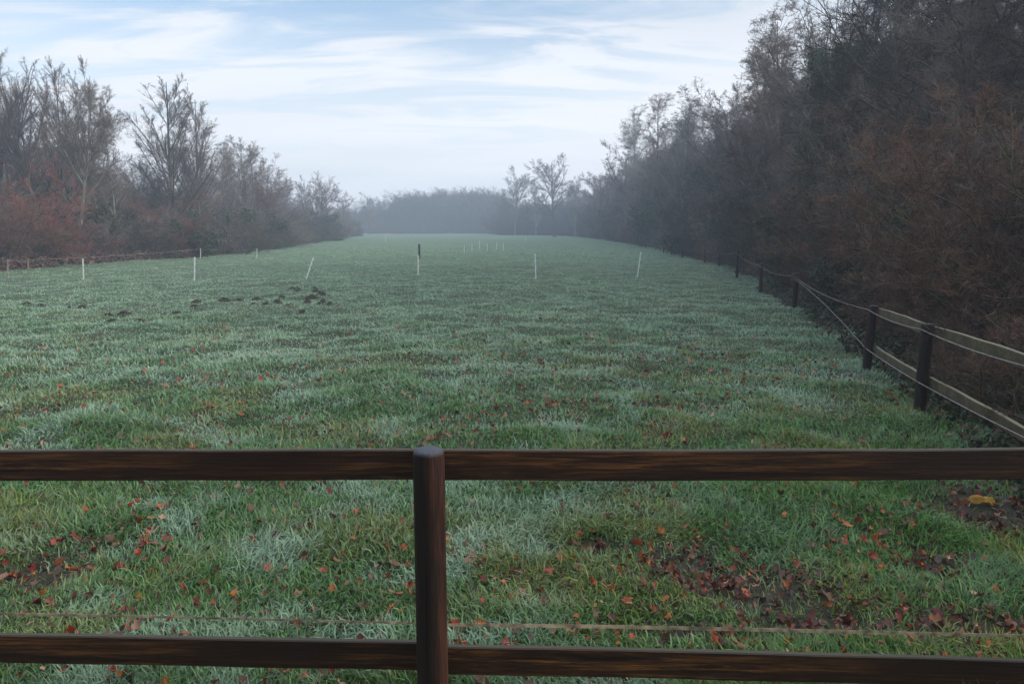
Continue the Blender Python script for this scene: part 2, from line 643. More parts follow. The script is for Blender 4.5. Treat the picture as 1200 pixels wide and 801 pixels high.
# ------------------------------------------------------------------ fallen leaves (uncountable)
def leaf_mesh(name, x, y, z, size, tilt, col, rs, mats, lobes=True):
    n = len(x)
    K = 10
    ang = np.linspace(0, 2 * np.pi, K, endpoint=False)
    prof = np.where(np.arange(K) % 2 == 0, 1.0, 0.72) if lobes else (0.45 + .55 * np.abs(np.cos(ang)))
    rr = prof[None] * (0.55 + .75 * rs.rand(n, K)) * size[:, None]
    a0 = rs.rand(n) * 6.283
    lx = rr * np.cos(ang)[None]
    ly = rr * np.sin(ang)[None] * .72
    curl = (rs.rand(n) * 2.2 - .3)
    lz = (np.abs(ly) ** 2 / size[:, None] * curl[:, None] + np.abs(lx) ** 2 / size[:, None] * (rs.rand(n) * .9 - .25)[:, None])
    tx, ty = (rs.randn(n) * tilt), (rs.randn(n) * tilt)
    P = np.stack([lx, ly, lz], 2)
    P = np.concatenate([np.zeros((n, 1, 3)), P], 1)
    c, s = np.cos(tx)[:, None], np.sin(tx)[:, None]
    Y = P[..., 1] * c - P[..., 2] * s
    Z = P[..., 1] * s + P[..., 2] * c
    X = P[..., 0]
    c, s = np.cos(ty)[:, None], np.sin(ty)[:, None]
    X, Z = X * c + Z * s, -X * s + Z * c
    c, s = np.cos(a0)[:, None], np.sin(a0)[:, None]
    X, Y = X * c - Y * s, X * s + Y * c
    V = np.stack([X + x[:, None], Y + y[:, None], Z + z[:, None]], 2)
    i = np.arange(n)[:, None] * (K + 1)
    k = np.arange(K)
    F3 = np.stack([np.broadcast_to(i, (n, K)), i + 1 + k, i + 1 + (k + 1) % K], 2).reshape(-1, 3)
    colr = np.repeat(col, K + 1, 0)
    return mesh_np(name, V.reshape(-1, 3), None, F3, mats, colr)


def leaf_colours(n, rs, bright=1.0):
    pal = np.array([[.34, .06, .02], [.26, .035, .02], [.42, .12, .025], [.14, .045, .028], [.075, .028, .02], [.36, .19, .12], [.16, .075, .04]])
    k = rs.choice(len(pal), n, p=[.16, .15, .10, .2, .18, .09, .12])
    return pal[k] * (0.6 + .6 * rs.rand(n))[:, None] * bright


rs = np.random.RandomState(3)
n = 190000
y = 2.3 + 13.5 * rs.rand(n) ** 1.15
x = (rs.rand(n) * 2 - 1) * (0.74 * y + .5)
m = mudness(x, y)
den = np.clip((fbm(x, y, .6, 61) - .30) * .8, 0.02, 1) * np.clip(1.35 - (y - 2.3) / 8, .06, 1) * .33 * (1 + .6 * np.clip(x / 3, -.5, 1))
den = np.maximum(den, m * .26)
k = (rs.rand(n) < den) & (x < fence_x(y) + 1.5)
x, y, m = x[k], y[k], m[k]
z = gz(x, y) + np.where(m > .4, .006 + .03 * rs.rand(len(x)), .004 + .042 * rs.rand(len(x)))
lc = leaf_colours(len(x), rs)
lc = np.where((m > .4)[:, None] & (rs.rand(len(x)) < .8)[:, None], lc * np.array([.95, .9, .9])[None] * .5 + .006, lc)
link('fallen_leaves', leaf_mesh('fallen_leaves', x, y, z, (.011 + .021 * rs.rand(len(x)) ** 1.5) * (1 + .035 * (y - 2)), .75, lc, rs, [M_LEAF]), kind='stuff',
     label='red and brown autumn leaves lying in the grass', category='leaves')


# ------------------------------------------------------------------ branching plants
def nrm(v):
    return v / (np.linalg.norm(v, axis=-1, keepdims=True) + 1e-9)


def grow(start, d, L, r0, r1, K, wig, trop, rs):
    n = len(start)
    P = np.zeros((n, K, 3))
    P[:, 0] = start
    d = nrm(d)
    seg = (L / (K - 1))[:, None]
    for k in range(1, K):
        d = nrm(d + rs.randn(n, 3) * wig + np.array([0, 0, trop]))
        P[:, k] = P[:, k - 1] + d * seg
    t = np.linspace(0, 1, K)[None]
    rad = r0[:, None] * (1 - t) + r1[:, None] * t
    return dict(P=P, R=rad, L=L)


def spawn(par, cnt, t0, t1, ang, angsd, lf, lsd, rf, K, wig, trop, rs, rmin=.002, tpow=1.0, shrink=.55, maxlen=None):
    P, Rr, L = par['P'], par['R'], par['L']
    n, Kp = P.shape[:2]
    idx = np.repeat(np.arange(n), cnt)
    N_ = len(idx)
    t = t0 + (t1 - t0) * rs.rand(N_) ** tpow
    f = t * (Kp - 1)
    k = np.minimum(f.astype(int), Kp - 2)
    fr = (f - k)[:, None]
    A, B = P[idx, k], P[idx, k + 1]
    pos = A * (1 - fr) + B * fr
    tan = nrm(B - A)
    rp = Rr[idx, k] * (1 - fr[:, 0]) + Rr[idx, k + 1] * fr[:, 0]
    ref = np.where(np.abs(tan[:, 2:3]) > .9, np.array([1., 0, 0])[None], np.array([0, 0, 1.])[None])
    u = nrm(np.cross(tan, ref))
    v = np.cross(tan, u)
    az = rs.rand(N_) * 6.283
    a = np.clip(ang + rs.randn(N_) * angsd, .1, 1.9)
    d = tan * np.cos(a)[:, None] + (u * np.cos(az)[:, None] + v * np.sin(az)[:, None]) * np.sin(a)[:, None]
    Lc = L[idx] * lf * (1 - shrink * t) * np.clip(1 + rs.randn(N_) * lsd, .35, 1.8)
    if maxlen:
        Lc = np.minimum(Lc, maxlen * (0.6 + .8 * rs.rand(N_)))
    r0 = np.maximum(rp * rf, rmin)
    return grow(pos, d, Lc, r0, np.maximum(r0 * .35, rmin * .6), K, wig, trop, rs)


def tubes(levels):
    """numpy vertices and faces for levels [(branches, sides)]"""
    Vs, Fs, Ts, base = [], [], [], 0
    for br, S in levels:
        P, Rr = br['P'], br['R']
        n, K = P.shape[:2]
        T = np.zeros_like(P)
        T[:, :-1] = P[:, 1:] - P[:, :-1]
        T[:, -1] = T[:, -2]
        T = nrm(T)
        # one side vector per branch keeps the rings aligned
        T0 = nrm(P[:, -1] - P[:, 0])
        ref = np.where(np.abs(T0[:, 2:3]) > .8, np.array([1., 0, 0])[None], np.array([0, 0, 1.])[None])
        U0 = nrm(np.cross(T0, ref))[:, None, :]
        U = nrm(U0 - T * (U0 * T).sum(-1, keepdims=True))
        W = np.cross(T, U)
        a = np.arange(S) / S * 2 * np.pi
        ring = U[:, :, None, :] * np.cos(a)[None, None, :, None] + W[:, :, None, :] * np.sin(a)[None, None, :, None]
        spike = S == 3
        if spike:      # fine twigs end in a point
            body = (P[:, :-1, None, :] + ring[:, :-1] * Rr[:, :-1, None, None]).reshape(n, -1, 3)
            Vv = np.concatenate([body, P[:, -1:, :]], 1)
            per = (K - 1) * S + 1
            Kb = K - 1
        else:
            Vv = (P[:, :, None, :] + ring * Rr[:, :, None, None]).reshape(n, -1, 3)
            per = K * S
            Kb = K
        o = base + np.arange(n)[:, None, None] * per
        if Kb > 1:
            kk = np.arange(Kb - 1)[None, :, None]
            ss = np.arange(S)[None, None, :]
            s2 = (ss + 1) % S
            q = np.stack([o + kk * S + ss, o + kk * S + s2, o + (kk + 1) * S + s2, o + (kk + 1) * S + ss], -1).reshape(-1, 4)
            Fs.append(q)
        if spike:
            ss = np.arange(S)[None, :]
            s2 = (ss + 1) % S
            oo = base + np.arange(n)[:, None] * per
            Ts.append(np.stack([oo + (Kb - 1) * S + ss, oo + (Kb - 1) * S + s2, np.broadcast_to(oo + per - 1, (n, S))], -1).reshape(-1, 3))
        Vs.append(Vv.reshape(-1, 3))
        base += n * per
    return np.concatenate(Vs), (np.concatenate(Fs) if Fs else None), (np.concatenate(Ts) if Ts else None)


def plant_mesh(name, levels, m):
    V, F4, F3 = tubes(levels)
    return mesh_np(name, V, F4, F3, [m])


def leaf_cards(name, P, size, rs, pal, m, probs=None):
    """small pointed leaves at points P"""
    n = len(P)
    d = nrm(rs.randn(n, 3) + np.array([0, 0, -.3]))
    u = nrm(np.cross(d, rs.randn(n, 3)))
    s = size * (0.6 + .8 * rs.rand(n))[:, None]
    fold = np.cross(d, u) * s * .18
    V = np.stack([P, P + d * s * .5 + u * s * .4 + fold, P + d * s, P + d * s * .5 - u * s * .4 + fold], 1)
    i = np.arange(n) * 4
    F3 = np.concatenate([np.stack([i, i + 1, i + 2], 1), np.stack([i, i + 2, i + 3], 1)])
    pal = np.array(pal)
    c = pal[rs.choice(len(pal), n, p=probs)] * (0.6 + .8 * rs.rand(n))[:, None]
    return mesh_np(name, V.reshape(-1, 3), None, F3, [m], np.repeat(c, 4, 0), smooth=False)


def leader(rs, H, r, lean=(0, 0), K=9, wig=.05):
    return grow(np.zeros((1, 3)), np.array([[lean[0], lean[1], 1.0]]), np.array([H]), np.array([r]), np.array([r * .12]), K, wig * .5, .08, rs)


def proto_vase(seed, H=11, lean=(0, 0), fork=0.22):
    """tall tree with steeply rising limbs, a fan of fine shoots"""
    rs = np.random.RandomState(seed)
    a = leader(rs, H * .93, H * .013, lean)
    b = spawn(a, 21, fork, .95, .50, .12, .56, .15, .55, 10, .022, .035, rs, shrink=.64)
    c = spawn(b, 12, .12, .97, .52, .16, .46, .2, .55, 7, .05, .05, rs, rmin=.010, shrink=.68)
    d = spawn(c, 10, .05, 1, .70, .25, .42, .25, .55, 5, .07, .04, rs, rmin=.006)
    e = spawn(d, 7, .0, 1, .75, .3, .60, .3, .6, 3, .08, .04, rs, rmin=.004, maxlen=.42)
    return [(a, 8), (b, 6)], [(c, 4), (d, 3), (e, 3)]


def proto_fan(seed, H=11):
    """tall narrow oval crown of many straight steep limbs"""
    rs = np.random.RandomState(seed)
    a = leader(rs, H * .97, H * .010, wig=.02)
    b = spawn(a, 34, .14, .95, .48, .10, .46, .10, .5, 10, .014, .028, rs, shrink=.72)
    c = spawn(b, 13, .12, .98, .48, .12, .42, .2, .5, 7, .03, .03, rs, rmin=.008, shrink=.66)
    d = spawn(c, 8, .05, 1, .60, .2, .46, .25, .55, 5, .05, .03, rs, rmin=.0055)
    e = spawn(d, 6, .0, 1, .65, .3, .60, .3, .6, 3, .07, .03, rs, rmin=.0038, maxlen=.42)
    return [(a, 8), (b, 5)], [(c, 3), (d, 3), (e, 3)]


def proto_round(seed, H=10, fork=.25, tw=1.0):
    """broad oval crown, crooked spreading limbs"""
    rs = np.random.RandomState(seed)
    a = leader(rs, H * .86, H * .015, (rs.randn() * .04, 0), wig=.07)
    b = spawn(a, 22, fork, .98, .85, .2, .46, .12, .6, 9, .09, .05, rs, shrink=.35)
    c = spawn(b, 11, .15, 1, .75, .22, .46, .2, .6, 6, .11, .03, rs, rmin=.010 * tw)
    d = spawn(c, 9, .05, 1, .80, .28, .48, .2, .6, 4, .11, .02, rs, rmin=.006 * tw)
    e = spawn(d, 7, .0, 1, .8, .3, .65, .3, .6, 3, .12, .01, rs, rmin=.004 * tw, maxlen=.42)
    return [(a, 8), (b, 6)], [(c, 4), (d, 3), (e, 3)]


def proto_birch(seed, H=11):
    """narrow, dense, fine hanging shoots"""
    rs = np.random.RandomState(seed)
    a = leader(rs, H * .97, H * .010, (rs.randn() * .03, 0), wig=.04)
    b = spawn(a, 42, .10, .97, .65, .15, .28, .2, .45, 6, .06, .07, rs, shrink=.6)
    c = spawn(b, 10, .1, 1, .75, .25, .5, .2, .6, 5, .07, -.02, rs, rmin=.007)
    d = spawn(c, 8, .05, 1, .75, .3, .6, .25, .6, 4, .08, -.07, rs, rmin=.005)
    e = spawn(d, 7, .0, 1, .7, .3, .7, .3, .6, 3, .08, -.08, rs, rmin=.004, maxlen=.4)
    return [(a, 7), (b, 4)], [(c, 3), (d, 3), (e, 3)]


def proto_bush(seed, H=4, stems=17, spread=.75, mul=1.0):
    """many arching stems and a tangle of twigs down to the ground"""
    rs = np.random.RandomState(seed)
    az = rs.rand(stems) * 6.283
    s = rs.rand(stems) ** .7 * spread
    d = np.stack([np.cos(az) * np.sin(s), np.sin(az) * np.sin(s), np.cos(s)], 1)
    st = np.stack([np.cos(az), np.sin(az), az * 0], 1) * (rs.rand(stems) * H * .14)[:, None]
    r = H * .007 * (0.7 + .8 * rs.rand(stems))
    a = grow(st, d, H * (0.75 + .35 * rs.rand(stems)) * (1 - .5 * s / spread), r, r * .2, 13, .20, .05, rs)
    b = spawn(a, 11, .08, .97, .75, .25, .42, .25, .55, 7, .17, -.01, rs, rmin=.006, shrink=.5, maxlen=H * .26)
    c = spawn(b, int(8 * mul), .08, 1, .8, .3, .5, .3, .6, 5, .17, -.01, rs, rmin=.0042)
    e = spawn(c, int(8 * mul), .05, 1, .8, .35, .55, .3, .6, 3, .18, .02, rs, rmin=.003, maxlen=.45)
    return [(a, 6), (b, 4)], [(c, 3), (e, 3)]


def ivy_points(levels, n, rs, zmax, spread=.55):
    P = []
    for br, _ in levels:
        p, L = br['P'], br['L']
        k = max(1, n // len(levels))
        wgt = L / L.sum()
        i = rs.choice(len(p), k, p=wgt)
        j = rs.rand(k) * (p.shape[1] - 1)
        jj = np.minimum(j.astype(int), p.shape[1] - 2)
        f = (j - jj)[:, None]
        q = p[i, jj] * (1 - f) + p[i, jj + 1] * f
        P.append(q + rs.randn(k, 3) * spread * (0.4 + .6 * rs.rand(k, 1)))
    P = np.concatenate(P)
    return P[(P[:, 2] > .1) & (P[:, 2] < zmax)]


GREEN = [(.022, .045, .014), (.035, .06, .018), (.014, .03, .012), (.05, .07, .025)]
BRAMBLE = [(.03, .055, .02), (.05, .07, .03), (.09, .045, .025), (.05, .028, .018), (.02, .04, .018)]

PROTO = {}


def build_proto(key, lv, bark, twig, kind_name, leaves=None):
    t, c = lv
    PROTO[key] = dict(trunk=plant_mesh(kind_name + '_trunk', t, bark), crown=plant_mesh(kind_name + '_crown', c, twig), leaves=leaves,
                      rad=float(np.percentile(np.hypot(c[-1][0]['P'][:, 0, 0], c[-1][0]['P'][:, 0, 1]), 93)),
                      H=max(float(br['P'][..., 2].max()) for br, _ in c))


build_proto('vaseA', proto_vase(1), M_BARK, M_TWIG_GREY, 'tree')
build_proto('vaseB', proto_vase(2, lean=(-.28, .05), fork=.3), M_BARK, M_TWIG_GREY, 'tree')
build_proto('vaseC', proto_vase(3, lean=(.25, .0), fork=.32), M_BARK_PALE, M_TWIG_GREY, 'tree')
build_proto('fanA', proto_fan(31), M_BARK, M_TWIG_GREY, 'tree')
build_proto('roundA', proto_round(4), M_BARK, M_TWIG_GREY, 'tree')
build_proto('roundB', proto_round(5, fork=.35), M_BARK, M_TWIG_GREY, 'tree')
build_proto('ovalFar', proto_round(15, fork=.24, tw=1.45), M_BARK, M_TWIG_GREY, 'tree')
build_proto('roundC', proto_round(9, fork=.42), M_BARK_DARK, M_TWIG_DARK, 'tree')
build_proto('birchA', proto_birch(6), M_BARK_PALE, M_TWIG_GREY, 'tree')
build_proto('birchB', proto_birch(7), M_BARK, M_TWIG_BROWN, 'tree')
rs = np.random.RandomState(8)
lv = proto_round(12, fork=.3)
iv = leaf_cards('ivy', ivy_points([lv[0][0], lv[0][1], lv[0][1]], 36000, rs, 8.6, .30), .13, rs, GREEN, M_IVY)
build_proto('ivyA', lv, M_BARK_DARK, M_TWIG_DARK, 'tree', iv)
build_proto('bushA', proto_bush(21), M_BARK_DARK, M_TWIG_BROWN, 'bush')
build_proto('bushB', proto_bush(22, spread=.9), M_BARK_DARK, M_TWIG_BROWN, 'bush')
build_proto('bushC', proto_bush(23, spread=.6, stems=20), M_BARK_DARK, M_TWIG_GREY, 'bush')
rs = np.random.RandomState(81)
lv = proto_bush(24, spread=.85, stems=14, mul=.75)
iv = leaf_cards('leaves', ivy_points([lv[0][1], lv[1][0], lv[1][0]], 16000, rs, 4.5, .12), .10, rs, GREEN + [(.06, .04, .02)], M_IVY)
build_proto('bushLeafy', lv, M_BARK_DARK, M_TWIG_OLIVE, 'bush', iv)
build_proto('bushNear', proto_bush(25, H=4, stems=22, spread=.95, mul=1.35), M_BARK_DARK, M_TWIG_BROWN, 'bush')

RNG = random.Random(4)


def plant(key, name, px, Y, top, label, cat, group, twig=None, bark=None, rz=None, width=1.0, leaf_label=None):
    p = PROTO[key]
    x = at(px, Y)
    z0 = float(gz(x, Y)) - .03
    h = zat(top, Y) - z0
    s = h / p['H']
    if group == GRR:
        x = max(x, float(fence_x(Y)) + 1.9)
    if 'bush' in name:         # the bush stops at the fence, as clipped by grazing stock
        if px > 600:
            x = max(x, float(fence_x(Y)) + .25 + p['rad'] * s * width * .95)
        else:
            x = min(x, float(left_x(Y)) + .2 - p['rad'] * s * width * .6)
    root = empty(name, (x, Y, z0), RNG.uniform(0, 6.28) if rz is None else rz, label=label, category=cat, group=group)
    root.scale = (s * width, s * width, s)
    for nm in ('trunk', 'crown', 'leaves'):
        me = p[nm]
        if me is None:
            continue
        pn = {'trunk': 'trunk' if 'tree' in name else 'stems', 'crown': 'crown' if 'tree' in name else 'twigs', 'leaves': 'ivy' if 'tree' in name else 'foliage'}[nm]
        o = link(pn, me, root)
        mm = twig if nm == 'crown' else bark if nm == 'trunk' else None
        if mm is not None:
            o.material_slots[0].link = 'OBJECT'
            o.material_slots[0].material = mm
    return root


GL, GF, GRR = 'bare trees of the left-hand wood edge', 'bare trees rising beyond the far end of the meadow', 'bare trees of the wood along the paddock fence'
TREES = [
    # key, px, Y, top, label, group, extra
    ('vaseA', -35, 37, 40, 'bare tree cut by the picture edge, its branches fanning in above the red thicket', GL, dict(width=1.1)),
    ('vaseB', 60, 38, 46, 'tall bare tree whose trunk tilts outwards to the picture edge above the rusty red bush', GL, dict(rz=0.0)),
    ('vaseA', 76, 40, 66, 'upright many-limbed bare tree between the tilting trunk and the pale slanting trunk', GL, dict()),
    ('vaseC', 84, 37, 62, 'bare tree with a pale slanting trunk rising from the red bushes', GL, dict(rz=0.2)),
    ('birchA', 137, 41, 100, 'slim bare tree standing alone before the gap of sky beside the great twin crowns', GL, dict(width=.9)),
    ('fanA', 205, 48, 82, 'tallest bare tree of the wood edge with a wide fan-shaped crown', GL, dict(rz=2.2, width=1.45)),
    ('fanA', 234, 50, 103, 'narrower fan-shaped bare tree pressed against the tallest crown', GL, dict(rz=3.9, width=1.25)),
    ('vaseB', 14, 40, 62, 'bare tree with many thin limbs between the picture edge and the tilting trunk', GL, dict(rz=1.9)),
    ('roundB', 112, 44, 96, 'thin-limbed bare tree just beyond the pale slanting trunk', GL, dict(rz=1.2)),
    ('roundA', 40, 46, 110, 'low rounded bare tree standing behind the tilting trunk', GL, dict(rz=2.2, width=1.2)),
    ('roundA', 168, 52, 170, 'low bare tree filling the gap below the tallest crown', GL, dict()),
    ('roundB', 266, 60, 162, 'rounded bare crown directly beyond the two fan-shaped trees', GL, dict()),
    ('vaseA', 290, 64, 158, 'bare tree with the highest rounded top on the slope behind the fan-shaped trees', GL, dict(rz=4.0, width=1.3)),
    ('roundA', 312, 70, 178, 'bare tree on the falling shoulder of the wood, second below the rounded top', GL, dict(rz=1.0)),
    ('roundB', 250, 58, 188, 'low bushy-crowned tree under the narrower fan-shaped tree', GL, dict(rz=2.1, width=1.3)),
    ('birchA', 276, 66, 158, 'slim twiggy tree squeezed between the two rounded bare crowns', GL, dict(rz=2.1, width=1.2)),
    ('birchB', 300, 68, 168, 'slim brownish tree just past the highest rounded top', GL, dict(rz=.8, width=1.3)),
    ('roundA', 326, 78, 190, 'bare crown closing the dip after the falling shoulder of the wood', GL, dict(rz=5.1, width=1.3)),
    ('roundB', 374, 98, 204, 'full bare crown beside the pale rounded low-end crown', GL, dict(rz=4.0, width=1.3)),
    ('roundB', 338, 86, 202, 'small bare tree where the wood silhouette flattens out above the far stakes', GL, dict(rz=2.5)),
    ('vaseC', 362, 95, 204, 'low bare tree with thin upright limbs between two rounded far crowns', GL, dict(rz=2.6, bark=M_BARK)),
    ('roundA', 386, 104, 200, 'pale rounded bare crown standing out at the low end of the long wood', GL, dict(rz=5)),
    ('roundB', 404, 122, 222, 'small hazy bare tree at the very tip of the long wood', GL, dict(rz=.5)),
    ('ovalFar', 432, 170, 224, 'faint small bare tree just before the smooth humped wood', GF, dict(rz=.5)),
    ('ovalFar', 603, 150, 194, 'pale bare tree directly beside the smooth humped wood', GF, dict(rz=1.7, width=1.25)),
    ('ovalFar', 650, 132, 176, 'tallest pale bare tree rising above the far hedge, with an oval crown', GF, dict(rz=4.6, width=1.3)),
    ('birchA', 674, 128, 205, 'thin small bare tree close beside the oval-crowned far tree', GF, dict(rz=3.3)),
    ('birchA', 628, 150, 206, 'slight bare tree between the two pale far crowns', GF, dict(rz=1.3)),
    ('ovalFar', 716, 92, 163, 'bare tree with a wide pale crown just outside the hazy birches', GRR, dict(rz=.4, width=1.25)),
    ('ovalFar', 700, 112, 192, 'low bare tree under the wide pale crown before the birches', GRR, dict(rz=4.4, width=1.3)),
    ('birchA', 742, 86, 122, 'first hazy birch of the dense row, on its open side', GRR, dict(width=1.2)),
    ('birchB', 768, 74, 106, 'second hazy birch of the dense row, the topmost of its trio', GRR, dict(width=1.2)),
    ('birchA', 797, 60, 98, 'third hazy birch of the dense row, on its near side', GRR, dict(width=1.2)),
    ('roundA', 832, 47, 104, 'bare tree with crooked pale limbs just behind the birch trio', GRR, dict(rz=.4)),
    ('roundB', 858, 42, 84, 'bare tree with forked crooked limbs between the birches and the tall twiggy tree', GRR, dict(rz=2)),
    ('birchB', 886, 35, 40, 'tall twiggy tree with a ragged top where the sky ends at the wood', GRR, dict(width=1.3)),
    ('birchA', 912, 30, -5, 'fine-twigged tall tree whose top touches the upper picture edge', GRR, dict(width=1.2)),
    ('roundA', 935, 27, -40, 'spreading bare tree rising behind the ivy-clad trunk', GRR, dict(rz=.9)),
    ('ivyA', 968, 23, -20, 'dark ivy-clad tree standing in the middle of the wood edge', GRR, dict(rz=.9, width=.62)),
    ('roundC', 1035, 20, -110, 'big-limbed dark tree spreading widely over the upper picture edge', GRR, dict(rz=3.1, width=1.1)),
    ('roundC', 1125, 17.5, -190, 'tall dark tree shading the brown thicket', GRR, dict(rz=2.9, width=.8)),
    ('roundC', 1190, 15.5, -160, 'dark bare tree behind the nearest brown bush', GRR, dict(rz=1.1)),
    ('birchB', 1075, 22, -60, 'slender tree with a straight trunk seen through gaps of the thicket', GRR, dict(width=1.1)),
    ('roundC', 1260, 12, -300, 'overhanging dark tree just outside the picture by the rail fence', GRR, dict(rz=.3)),
]
for key, px, Y, top, label, grp, kw in TREES:
    plant(key, 'birch_tree' if key.startswith('birch') else 'ivy_tree' if key.startswith('ivy') else 'bare_tree', px, Y, top, label, 'tree', grp, **kw)

GBL, GBR = 'bushes along the foot of the left-hand wood', 'bushes behind the paddock fence'
BUSHES = [
    ('bushA', -10, 31, 190, 'dark brown bush at the picture edge behind the first stake', GBL, dict(twig=M_TWIG_BROWN, width=1.3)),
    ('bushC', 32, 33, 172, 'rusty red bush, the tallest and reddest under the tilting bare tree', GBL, dict(twig=M_TWIG_RED, width=1.1)),
    ('bushB', 72, 33, 226, 'low spreading red bush at the foot of the pale slanting trunk', GBL, dict(twig=M_TWIG_RED, width=1.5)),
    ('bushA', 118, 36, 232, 'red-brown bush below the slim lone bare tree', GBL, dict(twig=M_TWIG_RED, width=1.4)),
    ('bushB', 165, 39, 225, 'greyish brown bush between two red bushes at the wood edge', GBL, dict(twig=M_TWIG_GREY, width=1.4)),
    ('bushC', 208, 42, 222, 'dull red bush under the tallest fan-shaped tree', GBL, dict(twig=M_TWIG_RED, width=1.2)),
    ('bushLeafy', 232, 43, 246, 'round green leafy bush between the fan-shaped trees and the far stakes', GBL, dict(width=1.3)),
    ('bushA', 268, 48, 238, 'dark grey bush right beside the round green bush', GBL, dict(twig=M_TWIG_GREY, width=1.5)),
    ('bushNear', 1110, 10.5, 128, 'great brown tangled bush hanging over the wooden rails', GBR, dict(width=.95)),
    ('bushNear', 1235, 9, 90, 'rusty brown tangled bush filling the picture edge above the rails', GBR, dict(width=1.0, rz=2.)),
    ('bushNear', 1010, 14.5, 118, 'reddish brown bush behind the leaning rail-end post', GBR, dict(twig=M_TWIG_BROWN, width=.95, rz=4.)),
    ('bushNear', 1065, 13.2, 84, 'brown thicket bush rising behind the great tangled bush', GBR, dict(rz=1.0)),
    ('bushNear', 1185, 12.2, 62, 'rusty thicket bush below the dark overhanging trees', GBR, dict(twig=M_TWIG_BROWN, rz=5.)),
    ('bushB', 952, 18.5, 150, 'brown bush behind the post where the two ropes part', GBR, dict(width=1.15)),
    ('bushC', 905, 24, 150, 'grey-brown bush behind the two small posts', GBR, dict(width=1.2)),
    ('bushLeafy', 885, 30, 180, 'dim leafy bush directly behind the tall rope post', GBR, dict(width=1.0)),
    ('bushA', 842, 38, 190, 'hazy bush at the foot of the crooked pale-limbed tree', GBR, dict(width=1.0)),
    ('bushC', 800, 50, 205, 'blue hazy bush at the foot of the birch row', GBR, dict(width=.9, twig=M_TWIG_DARK)),
]
bush_src = {}
for key, px, Y, top, label, grp, kw in BUSHES:
    plant(key, 'leafy_bush' if key == 'bushLeafy' else 'twiggy_bush', px, Y, top, label, 'bush', grp, **kw)


# ------------------------------------------------------------------ undergrowth and far woods: masses nobody could count
def scatter(name, pts, keys, label, cat, mats):
    """one object: points carrying plant meshes, spread by geometry nodes"""
    pts = np.array(pts)        # x, y, z, scale, width, rot, kind
    me = bpy.data.meshes.new(name)
    me.vertices.add(len(pts))
    me.vertices.foreach_set('co', pts[:, :3].astype(np.float32).ravel())
    for an, ci in (('sz', 3), ('wd', 4), ('rz', 5)):
        a = me.attributes.new(an, 'FLOAT', 'POINT')
        a.data.foreach_set('value', pts[:, ci].astype(np.float32))
    a = me.attributes.new('kd', 'INT', 'POINT')
    a.data.foreach_set('value', pts[:, 6].astype(np.int32))
    me.update()
    o = link(name, me, kind='stuff', label=label, category=cat)
    ng = bpy.data.node_groups.new(name + ' nodes', 'GeometryNodeTree')
    ng.interface.new_socket('Geometry', in_out='INPUT', socket_type='NodeSocketGeometry')
    ng.interface.new_socket('Geometry', in_out='OUTPUT', socket_type='NodeSocketGeometry')
    gi, go = ng.nodes.new('NodeGroupInput'), ng.nodes.new('NodeGroupOutput')
    jn = ng.nodes.new('GeometryNodeJoinGeometry')

    def attr(nm, dt='FLOAT'):
        a_ = ng.nodes.new('GeometryNodeInputNamedAttribute')
        a_.data_type = dt
        a_.inputs['Name'].default_value = nm
        return a_.outputs['Attribute']
    rot = ng.nodes.new('ShaderNodeCombineXYZ')
    ng.links.new(attr('rz'), rot.inputs[2])
    ml = ng.nodes.new('ShaderNodeMath')
    ml.operation = 'MULTIPLY'
    ng.links.new(attr('sz'), ml.inputs[0])
    ng.links.new(attr('wd'), ml.inputs[1])
    scn = ng.nodes.new('ShaderNodeCombineXYZ')
    ng.links.new(ml.outputs[0], scn.inputs[0])
    ng.links.new(ml.outputs[0], scn.inputs[1])
    ng.links.new(attr('sz'), scn.inputs[2])
    for ki, key in enumerate(keys):
        cmp_ = ng.nodes.new('FunctionNodeCompare')
        cmp_.data_type = 'INT'
        cmp_.operation = 'EQUAL'
        ng.links.new(attr('kd', 'INT'), cmp_.inputs[2])
        cmp_.inputs[3].default_value = ki
        p = PROTO[key]
        for nm in ('trunk', 'crown', 'leaves'):
            if p[nm] is None:
                continue
            src = next(ob for ob in COL.objects if ob.type == 'MESH' and ob.data == p[nm])
            inf = ng.nodes.new('GeometryNodeObjectInfo')
            inf.transform_space = 'ORIGINAL'
            inf.inputs['Object'].default_value = src
            inf.inputs['As Instance'].default_value = False
            sm = ng.nodes.new('GeometryNodeSetMaterial')
            mm = mats[ki][0] if nm == 'trunk' else mats[ki][1] if nm == 'crown' else M_IVY
            sm.inputs['Material'].default_value = mm
            iop = ng.nodes.new('GeometryNodeInstanceOnPoints')
            ng.links.new(inf.outputs['Geometry'], sm.inputs['Geometry'])
            ng.links.new(gi.outputs[0], iop.inputs['Points'])
            ng.links.new(sm.outputs[0], iop.inputs['Instance'])
            ng.links.new(cmp_.outputs[0], iop.inputs['Selection'])
            ng.links.new(rot.outputs[0], iop.inputs['Rotation'])
            ng.links.new(scn.outputs[0], iop.inputs['Scale'])
            ng.links.new(iop.outputs[0], jn.inputs[0])
    ng.links.new(jn.outputs[0], go.inputs[0])
    md = o.modifiers.new('spread', 'NODES')
    md.node_group = ng
    return o


UK = ['bushA', 'bushB', 'bushC', 'bushLeafy', 'roundA', 'birchB']
rs = np.random.RandomState(17)


def hscale(k, h):
    return h / PROTO[UK[k]]['H']


pts = []
